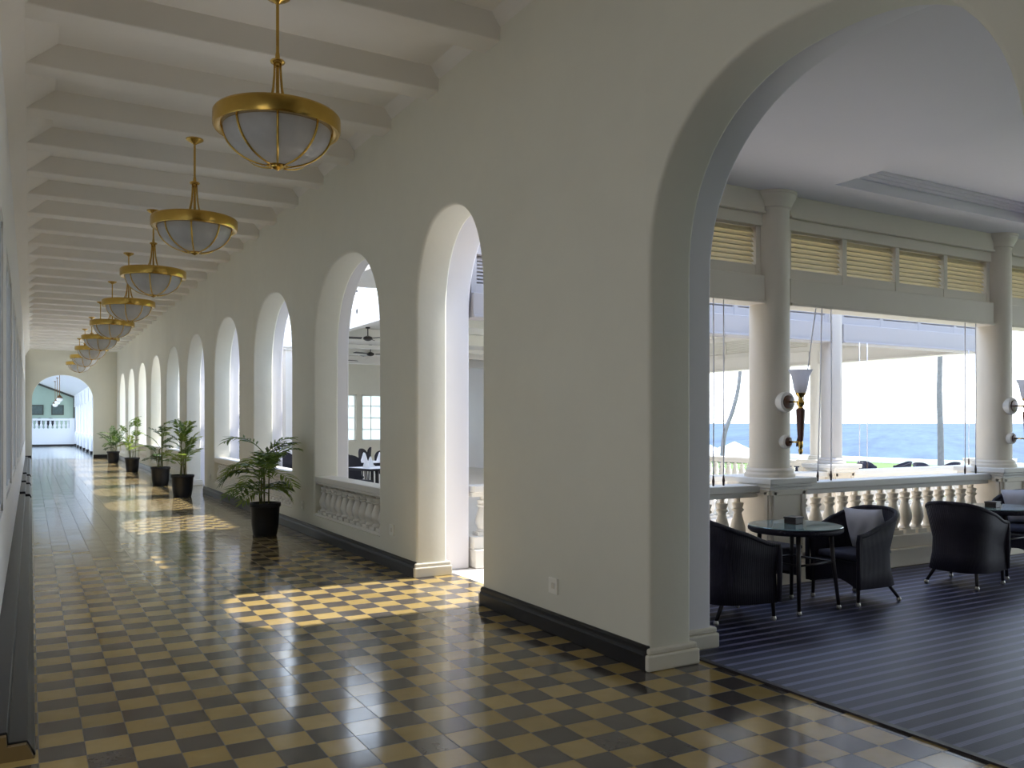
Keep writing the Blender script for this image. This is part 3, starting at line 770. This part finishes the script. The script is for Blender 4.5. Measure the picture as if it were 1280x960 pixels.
# ------------------------------------------------------------------ torch sconces on the columns
def sconce():
    t = empty('torch_sconce', (0,0,0))     # origin at column face, sticks out along -Y
    RX = Matrix.Rotation(PI/2, 4, 'X')     # local +z -> -y
    for z, r in ((1.80, .105), (1.405, .07)):
        rs = MB(); rs.lathe([(r,-.03),(r,.02),(r*.93,.045),(r*.72,.055),(r*.66,.048)], 32, (0,0,z), RX); p = rs.build('rosette', M['white'], t, smooth='auto')
        MB().lathe([(r*.66,.045),(r*.6,.062),(r*.2,.068),(.004,.07)], 28, (0,0,z), RX).build('boss', M['wood'], p, smooth='auto')
        MB().tube([(0,-.05,z),(0,-.20,z)], .009, 8).build('bracket', M['brass'], t, smooth=True)
    y = -.205
    MB().lathe([(.012,1.285),(.018,1.30),(.022,1.33),(.015,1.345),(.022,1.36),(.024,1.40),(.02,1.42)], 16, (0,y,0)).build('finial', M['brass'], t, smooth='auto')
    MB().lathe([(.022,1.41),(.028,1.45),(.042,1.68),(.044,1.72),(.03,1.735)], 8, (0,y,0)).build('torch_body', M['wood'], t, smooth=False)
    MB().lathe([(.03,1.73),(.02,1.75),(.035,1.77),(.04,1.79),(.022,1.82),(.02,1.84),(.045,1.87),(.05,1.885)], 20, (0,y,0)).build('neck', M['brass'], t, smooth='auto')
    MB().lathe([(.045,1.88),(.062,1.92),(.072,1.98),(.085,2.05),(.112,2.105),(.118,2.11),(.108,2.103),(.08,2.05),(.067,1.98),(.056,1.92),(.04,1.89)], 32, (0,y,0), caps=False).build('glass_shade', M['shade'], t, smooth=True)
    return t
sc_ = sconce(); sc_.location = (XC1, YR1-.195, 0); tag(sc_, 'torch wall lamp with frosted bell shade on the column beside the nearest table', 'wall lamp', 'torch sconces')
s2 = copy_tree(sc_); s2.location = (XC2, YR1-.195, 0); tag(s2, 'torch wall lamp on the column at the right edge', 'wall lamp', 'torch sconces')

# ------------------------------------------------------------------ blind cords
def cord(a, b, lb):
    t = empty('blind_cord', a, 0, lb, 'cord', 'hanging blind cords')
    A = Vector(a); d = Vector(b)-A
    MB().tube([(0,0,0), d*.5+Vector((.004,0,0)), d], .006, 6).build('line', M['cord'], t, smooth=True)
    u = d.normalized(); MB().tube([d-u*.0, d+u*.05, d+u*.10], [.006,.013,.009], 8).build('toggle', M['cordend'], t, smooth=True)
yc = YR1-.09
for x, dx, z, lb in ((5.66,0,1.09,'pale hanging cord left of the first thick column, left one'), (5.79,0,1.09,'pale hanging cord left of the first thick column, right one'),
    (7.07,-.26,1.45,'dark slanting cord hanging beside the first torch lamp'), (7.16,-.06,1.09,'pale cord hanging close behind the first torch lamp'), (7.30,.0,1.09,'pale cord hanging just left of the slim white column'),
    (9.62,.0,1.09,'pale hanging cord left of the second thick column, left one'), (9.83,0,1.09,'pale hanging cord left of the second thick column, right one'), (10.92,0,1.09,'pale hanging cord at the right edge past the second thick column')):
    cord((x, yc-.03, 2.778), (x+dx, yc-.03, z), lb)
for x, lb in ((4.48,'thin cord seen through the narrow doorway arch'), (10.55,'thin cord hanging right of the slim white column, left one'), (10.72,'thin cord hanging right of the slim white column, right one'), (9.0,'thin cord hanging across the passage behind the first torch lamp'), (13.2,'thin cord across the passage near the leaning palm trunk, left one'), (13.45,'thin cord across the passage near the palm trunk, right one')):
    cord((x, YR2-.14, 2.77), (x, YR2-.14, 1.02), lb)

# ------------------------------------------------------------------ restaurant beyond the arches
mb = MB(); mb.box(5.98, 6.15, 13.2, 29.2, 3.62, 3.90); mb.box(6.0, 6.12, 13.2, 29.2, 4.36, 4.50)
for y in [13.2+2.0*k for k in range(9)]: mb.box(6.0, 6.1, y-.04, y+.04, 3.9, 4.4)
struct(mb.build('trim_43', M['white']))
mb = MB(); mb.box(13.9, 14.2, 19.3, 29.2, 0, 3.8); struct(mb.build('wall_right', M['cool']))
mb = MB()
for y in (15.5, 19.0, 23.0, 26.5): mb.box(6.2, 14, y-.12, y+.12, 3.52, 3.79)
struct(mb.build('trim_44', M['white']))
# back wall with two gridded windows
mb = MB(); y0, y1 = 29.0, 29.2
for x0, x1, z0, z1 in ((3.9,8.25,0,.95),(3.9,8.25,2.45,3.79),(8.55,8.75,.95,2.45)): pass
wins = [(8.12, 8.45), (8.62, 10.1), (10.3, 11.8), (12.0, 13.5)]
mb.box(4.3, 14.2, y0, y1, 0, .95); mb.box(4.3, 14.2, y0, y1, 2.62, 3.8)
xs = [4.3]+[q for w in wins for q in w]+[14.2]
for i in range(0, len(xs), 2): mb.box(xs[i], xs[i+1], y0, y1, .95, 2.62)
struct(mb.build('wall_back', M['wall']))
for i, (a, b) in enumerate(wins):
    t = struct(empty('window_%d' % (i+1), ((a+b)/2, y0+.1, .95))); w = (b-a)/2
    mb = MB(); mb.box(-w, w, -.04, .04, 0, .05); mb.box(-w, w, -.04, .04, 1.62, 1.67); mb.box(-w, -w+.05, -.04, .04, 0, 1.67); mb.box(w-.05, w, -.04, .04, 0, 1.67)
    for k in (1,2,3): mb.box(-w, w, -.015, .015, k*1.67/4-.012, k*1.67/4+.012)
    nb = 1 if w < .3 else 3
    for k in range(1, nb+1): mb.box(-w+2*w*k/(nb+1)-.012, -w+2*w*k/(nb+1)+.012, -.014, .014, 0, 1.67)
    mb.build('window_frame', M['white'], t)
    MB().box(-w+.04, w-.04, -.004, .004, .04, 1.63).build('pane', M['pane'], t)
def fan(loc, a, lb):
    t = empty('ceiling_fan', loc, a, lb, 'ceiling fan', 'restaurant ceiling fans')
    MB().lathe([(.05,0),(.05,-.03),(.012,-.04),(.012,-.22)], 14).build('rod', M['fan'], t, smooth='auto')
    MB().lathe([(.03,-.20),(.10,-.23),(.11,-.28),(.06,-.31),(.02,-.32)], 20).build('motor', M['fan'], t, smooth='auto')
    for k in range(3): MB().boxm(.55, .12, .012, Matrix.Rotation(k*2*PI/3, 4, 'Z') @ Matrix.Translation((.42,0,-.26)) @ Matrix.Rotation(R(12), 4, 'X')).build('blade', M['fan'], t)
fan((6.75, 18.6, 3.8), .95, 'dark ceiling fan in the restaurant, uppermost seen through the first windowed arch')
fan((8.35, 22.8, 3.8), 1.6, 'dark ceiling fan in the restaurant, middle one seen through the first windowed arch')
fan((8.2, 25.2, 3.8), .3, 'dark ceiling fan in the restaurant, lowest one seen through the first windowed arch')
def dchair():
    t = empty('dining_chair', (0,0,0))
    MB().box(-.22,.22,-.21,.22,.42,.48).build('seat', M['darkcloth'], t, bevel=.02)
    mb = MB(); vs = []; fs = []; K = 12
    for i in range(K+1):
        u = -1+2*i/K; x = .23*u; y = -.21-.05*(1-u*u); zt = .80+.16*math.sqrt(max(0, 1-u*u*.98)); vs += [(x,y,.40),(x,y-.03,zt),(x,y-.04,.40),(x,y-.07,zt)]
    for i in range(K):
        a = i*4; b = a+4; fs += [(a,b,b+1,a+1),(a+2,a+3,b+3,b+2),(a,a+2,b+2,b),(a+1,b+1,b+3,a+3)]
    fs += [(0,1,3,2),(K*4,K*4+2,K*4+3,K*4+1)]
    mb.add(vs, fs).build('backrest', M['darkcloth'], t, smooth='auto')
    for sx in (-1,1):
        for sy in (-1,1): MB().tube([(sx*.19,sy*.18,.43),(sx*.2,sy*.2,0)], .018, 8).build('leg', M['legm'], t, smooth=True)
    return t
dc = dchair(); first = True
def dtable():
    t = empty('dining_table', (0,0,0))
    MB().box(-.42,.42,-.42,.42,.71,.75).build('table_top', M['darkcloth'], t, bevel=.008)
    MB().lathe([(.22,0),(.2,.03),(.04,.06),(.035,.70)], 16).build('pedestal', M['legm'], t, smooth='auto')
    MB().box(-.40,.40,-.40,.40,.751,.756).build('overcloth', M['linen'], t)
    return t
dt = dtable()
spots = [(5.70,15.2,'nearest'),(6.45,17.5,'second nearest'),(7.9,19.5,'third'),(6.9,21.8,'farthest')]
def napkin(loc, rz, lb):
    o = MB().lathe([(.075,0),(.05,.08),(.02,.17),(.004,.20)], 6, (0,0,0)).build('folded_napkin', M['linen']); o.location = loc; o.rotation_euler = (0,0,rz); tag(o, lb, 'napkin', 'standing napkins on restaurant tables')
side = ['left', 'right', 'near', 'far']
for i, (x, y, nm) in enumerate(spots):
    o = dt if i == 0 else copy_tree(dt); o.location = (x, y, 0); o.rotation_euler = (0,0,.2+.3*i); tag(o, 'dark square restaurant table with white overcloth, %s seen through the first windowed arch' % nm, 'table', 'restaurant tables')
    for k in range(4):
        a = .2+.3*i+k*PI/2; px, py = x+.72*math.cos(a), y+.72*math.sin(a)
        c = dc if first else copy_tree(dc); first = False
        c.location = (px, py, 0); c.rotation_euler = (0,0,a+PI/2)
        sd = ['right','far','left','near'][k]
        tag(c, 'dark dining chair on the %s side of the %s restaurant table' % (sd, nm), 'chair', 'dark restaurant chairs')
        napkin((x+.24*math.cos(a), y+.24*math.sin(a), .757), a, 'white cone napkin on the %s side of the %s restaurant table' % (sd, nm))
# posts and shrub in the open strip seen through the second windowed arch
t = empty('square_post', (5.62, 21.1, 0), 0, 'square white post with cap seen through arch behind the nearest palm', 'post')
MB().box(-.14,.14,-.14,.14,0,3.42).build('post_shaft', M['white'], t, bevel=.008)
mb = MB(); mb.box(-.18,.18,-.18,.18,3.40,3.46); mb.box(-.21,.21,-.21,.21,3.46,3.52); mb.build('post_cap', M['white'], t, bevel=.006)
mb = MB(); mb.box(4.26, 14, 21.0, 21.2, 3.53, 3.62); struct(mb.build('trim_45', M['white']))
c = copy_tree(dc); c.location = (4.98, 18.55, 0); c.rotation_euler = (0,0,R(200)); tag(c, 'dark high-backed chair behind the nearest potted palm seen through its arch', 'chair', 'dark restaurant chairs')
def bush(loc, h, r, lb, seed):
    rg = random.Random(seed); t = empty('leafy_shrub', loc, 0, lb, 'shrub')
    mb = MB()
    for k in range(4): a = rg.uniform(0,6.28); mb.tube([(0,0,0),(.1*math.cos(a),.1*math.sin(a),h*.4),(.25*r*math.cos(a),.25*r*math.sin(a),h*.85)], [.03,.02,.01], 6)
    mb.build('branches', M['trunk'], t)
    mb = MB()
    for k in range(900):
        a = rg.uniform(0,6.28); z = rg.uniform(.15,1); rr = r*math.sqrt(rg.random())*math.sin(PI*(.15+.8*z))**.5; p = Vector((rr*math.cos(a), rr*math.sin(a), z*h)); d = Vector((rg.uniform(-1,1),rg.uniform(-1,1),rg.uniform(-.6,.6))).normalized(); s = d.orthogonal().normalized()
        mb.add([p, p+d*.08+s*.035, p+d*.17, p+d*.08-s*.035], [(0,1,2,3)])
    mb.build('foliage', M['leaf'], t, recalc=False)
bush((5.2, 25.6, 0), 3.2, .8, 'green shrub glimpsed through the arch behind the nearest potted palm', 4)

# ------------------------------------------------------------------ annex beyond the end arch
YA = 66.0
mb = MB()
for k in range(7):
    y = 44.6+k*3.5
    mb.box(2.72, 3.15, y, y+1.15, 0, 3.5)
mb.box(2.76, 3.10, YE+.35, YA+3, 2.75, 3.6); mb.box(2.80, 3.0, YE+.35, YA+3, 0, .75)
struct(mb.build('wall_right', M['gloss_white']))
mb = MB()
for k in range(7):
    y = 44.6+k*3.5; mb.box(2.66, 3.2, y-.08, y+1.23, .16, 1.0)
struct(mb.build('trim_46', M['gloss_white'], bevel=.02))
mb = MB()
for k in range(7):
    y = 44.6+k*3.5; mb.box(2.64, 3.22, y-.1, y+1.25, 0, .16)
mb.box(-5, 2.7, YA-.05, YA, 0, .14)
struct(mb.build('baseboard_right', M['black']))
mb = MB(); mb.prism_y([(3.3,3.38),(-3.2,5.95),(-3.2,6.1),(3.3,3.53)], YE+.35, 70.2); struct(mb.build('ceiling', M['gloss_white']))
mb = MB(); mb.box(-5, 2.70, YA, YA+.3, 0, 1.15); struct(mb.build('wall_back', M['gloss_white']))
mb = MB(); mb.box(-4, 3.4, 70, 70.2, 0, 6.2); struct(mb.build('wall_back', M['teal']))
mb = MB(); mb.prism_y([(2.85,3.40),(-3,5.72),(-3,5.86),(2.85,3.54)], 69.85, 69.95); struct(mb.build('trim_47', M['mount']))
mb = MB(); mb.box(2.72, 2.9, 69.7, 69.9, 0, 3.5); struct(mb.build('trim_48', M['mount']))
t = empty('balustrade', (-2.2, YA+.15, 1.15), 0, 'white balustrade on the low wall beyond the far arch', 'balustrade')
MB().box(0, 4.55, -.12, .12, .62, .76).build('rail', M['gloss_white'], t, bevel=.01); MB().box(4.55, 4.88, -.16, .16, 0, .78).build('end_post', M['gloss_white'], t, bevel=.01)
MB().box(0, 4.55, -.12, .12, 0, .06).build('plinth', M['gloss_white'], t)
balusters(t, [(.15+.27*i, 0, .06) for i in range(17)], .56, .10, M['gloss_white'])
for x, lb in ((.42, 'left dark framed picture on the green wall beyond the far arch'), (1.72, 'right dark framed picture on the green wall beyond the far arch')):
    t = empty('framed_picture', (x, 69.97, 2.55), 0, lb, 'picture', 'pictures on the green wall')
    mb = MB(); mb.box(-.40,.40,-.03,.03,-.36,.36); mb.build('frame', M['mount'], t, bevel=.01); MB().box(-.33,.33,-.036,-.028,-.29,.29).build('print', M['pic'], t)
for y, zb, lb in ((50.0, 2.78, 'nearest of the three small pendant lamps beyond the far arch'), (54.2, 2.72, 'middle one of the three small pendant lamps beyond the far arch'), (59.0, 2.66, 'farthest of the three small pendant lamps beyond the far arch')):
    zc = 3.38+(3.3-1.32)*.395
    t = empty('pendant_lamp', (1.32, y, zc), 0, lb, 'pendant lamp', 'small pendant lamps beyond the far arch')
    MB().lathe([(.07,0),(.07,-.03),(.015,-.05),(.015,zb+.28-zc)], 12).build('rod', M['bronze'], t, smooth='auto')
    MB().lathe([(.02,zb+.30-zc),(.09,zb+.22-zc),(.16,zb+.14-zc),(.12,zb+.12-zc)], 16).build('fitting', M['bronze'], t, smooth='auto')
    MB().lathe([(.10,zb+.13-zc),(.15,zb+.06-zc),(.13,zb-.02-zc),(.05,zb-.07-zc),(.005,zb-.08-zc)], 18).build('globe', M['linen'], t, smooth=True)
MB_p = MB(); MB_p.box(-4, 3, 66.4, 70, .0, 1.0); struct(MB_p.build('floor', M['sand']))
for x, lb in ((.55, 'dark chair on the raised floor beyond the far balustrade, left one'), (1.25, 'dark chair on the raised floor beyond the far balustrade, right one')):
    c = copy_tree(dc); c.location = (x, 68.4, 1.0); c.rotation_euler = (0,0,R(180)); tag(c, lb, 'chair', 'dark restaurant chairs')

# ------------------------------------------------------------------ garden, sea, palms
mb = MB(); mb.box(-60, 46.2, -60, 120, -3.4, -.90); struct(mb.build('ground', M['sand']))
mb = MB(); mb.add([(17,-30,-.85),(46,-50,-.85),(46,90,-.85),(17,60,-.85)], [(0,1,2,3)]); struct(mb.build('lawn', M['lawn']))
mb = MB(); mb.box(45.6, 46.1, -50, 90, -2, -.55); struct(mb.build('wall_sea', M['white']))
mb = MB(); mb.box(46.1, 70, -60, 200, -4, -2.2); struct(mb.build('ground', M['sand']))
mb = MB(); mb.add([(60,-20000,-4),(20000,-20000,-4),(20000,20000,-4),(60,20000,-4)], [(0,1,2,3)]); struct(mb.build('sea', M['sea']))
def palm(loc, pts, lb, seed, r0=.15):
    rg = random.Random(seed); t = empty('coconut_palm', loc, 0, lb, 'palm tree', 'palms on the lawn')
    K = 26; P = []
    for i in range(K+1):
        f = i/K*(len(pts)-1); k = min(int(f), len(pts)-2); u = f-k
        p0 = Vector(pts[max(k-1,0)]); p1 = Vector(pts[k]); p2 = Vector(pts[k+1]); p3 = Vector(pts[min(k+2,len(pts)-1)])
        P.append(.5*((2*p1)+(p2-p0)*u+(2*p0-5*p1+4*p2-p3)*u*u+(3*p1-p0-3*p2+p3)*u**3))
    MB().tube(P, [r0*(1.25 if i == 0 else 1.05-.35*i/K)*(1+.04*(i % 2)) for i in range(K+1)], 12).build('trunk', M['trunk'], t, smooth=True)
    top = P[-1]
    for k in range(14):
        frond_mb(top, k*2*PI/14+rg.uniform(-.1,.1), rg.uniform(-.1,1.0), rg.uniform(2.2,2.9), rg.uniform(1.3,1.9), 20, .62, .035, rg).build('frond', M['leaf'], t, recalc=False)
GZ = -.85
palm((33.6, 22.3, GZ), [(0,0,-.05),(-.02,.01,2.0),(-.06,.03,3.6),(-.04,.02,5.2),(.03,0,8.0)], 'straight-trunked coconut palm on the lawn seen left of the second thick column', 3, .125)
palm((25.6, 26.86, GZ), [(-.08,.05,-.05),(-.05,.03,1.2),(.05,-.03,2.1),(.36,-.20,3.1),(.59,-.33,4.5),(.66,-.37,7.5)], 'leaning coconut palm with curved trunk seen left of the first thick column', 5, .10)
for x, y, fc, lb in ((30.9,23.9,R(250),'dark wicker garden chair on the lawn left of the straight palm, leftmost'), (29.6,23.5,R(140),'dark garden chair on the lawn half hidden by the rail'), (32.2,23.1,R(150),'dark garden chair on the lawn, middle of the group'),
                     (31.6,21.8,R(240),'dark garden chair on the lawn just left of the straight palm'), (33.2,21.6,R(170),'dark garden chair on the lawn right of the straight palm'), (29.2,25.6,R(190),'dark garden chair on the lawn behind the slim white column'), (27.2,24.3,R(230),'dark garden chair on the lawn behind the torch lamp')):
    place_chair(x, y, fc, lb, group='dark garden chairs on the lawn', z=GZ)
def parasol(loc, lb):
    t = empty('parasol', loc, 0, lb, 'parasol', 'white parasols beyond the lawn')
    MB().tube([(0,0,0),(0,0,2.75)], .03, 8).build('pole', M['white'], t)
    MB().lathe([(1.7,1.95),(1.68,2.02),(.9,2.42),(.03,2.85),(.02,2.80),(.9,2.36),(1.66,1.97)], 8, caps=False).build('canopy', M['canvas'], t)
def at(u, v, d):
    r = (u-640)/F*d; z = CAMH+(HZ-v)/F*d; return (d*math.sin(TH)+r*math.cos(TH), d*math.cos(TH)-r*math.sin(TH), z)
for u, d, lb in ((887, 57, 'leftmost white parasol top beyond the sea wall'), (918, 53, 'middle white parasol top beyond the sea wall'), (902, 66, 'smallest white parasol top beyond the sea wall')):
    x, y, z = at(u, {57:556, 53:552, 66:558}[d], d); parasol((x, y, z-2.85), lb)

# ------------------------------------------------------------------ light
w = bpy.data.worlds.new('World'); scene.world = w; w.use_nodes = True; nt = w.node_tree
bg = nt.nodes['Background']; tc = nt.nodes.new('ShaderNodeTexCoord'); sx = nt.nodes.new('ShaderNodeSeparateXYZ'); nt.links.new(tc.outputs['Generated'], sx.inputs[0])
cr = nt.nodes.new('ShaderNodeValToRGB'); nt.links.new(sx.outputs[2], cr.inputs[0])
e = cr.color_ramp.elements; e[0].position = 0; e[0].color = (.88, .95, 1, 1); e[1].position = 1; e[1].color = (.36, .55, 1.0, 1)
q = e.new(.25); q.color = (.74, .86, 1, 1)
nt.links.new(cr.outputs[0], bg.inputs[0]); bg.inputs[1].default_value = 2.8
sun = bpy.data.lights.new('sun', 'SUN'); sun.energy = 6.5; sun.angle = R(.8); sun.color = (1, .96, .90)
so = bpy.data.objects.new('sun', sun); COL.objects.link(so)
so.rotation_euler = Vector((math.cos(R(54)), 0.0, math.sin(R(54)))).to_track_quat('Z', 'Y').to_euler()
la = bpy.data.lights.new('recess_fill', 'AREA'); la.shape = 'RECTANGLE'; la.size = 3.0; la.size_y = 2.8; la.energy = 20; la.color = (.96, .97, 1)  # added fill lamp in the recess, no fixture there; lifts pier and near floor
lo = bpy.data.objects.new('recess_fill', la); COL.objects.link(lo); lo.location = (-1.15, 3.0, 1.7); lo.rotation_euler = (0, R(-90), 0)
scene.view_settings.view_transform = 'Standard'
scene.view_settings.exposure = .42
scene.cycles.max_bounces = 12; scene.cycles.diffuse_bounces = 8; scene.cycles.sample_clamp_indirect = 6
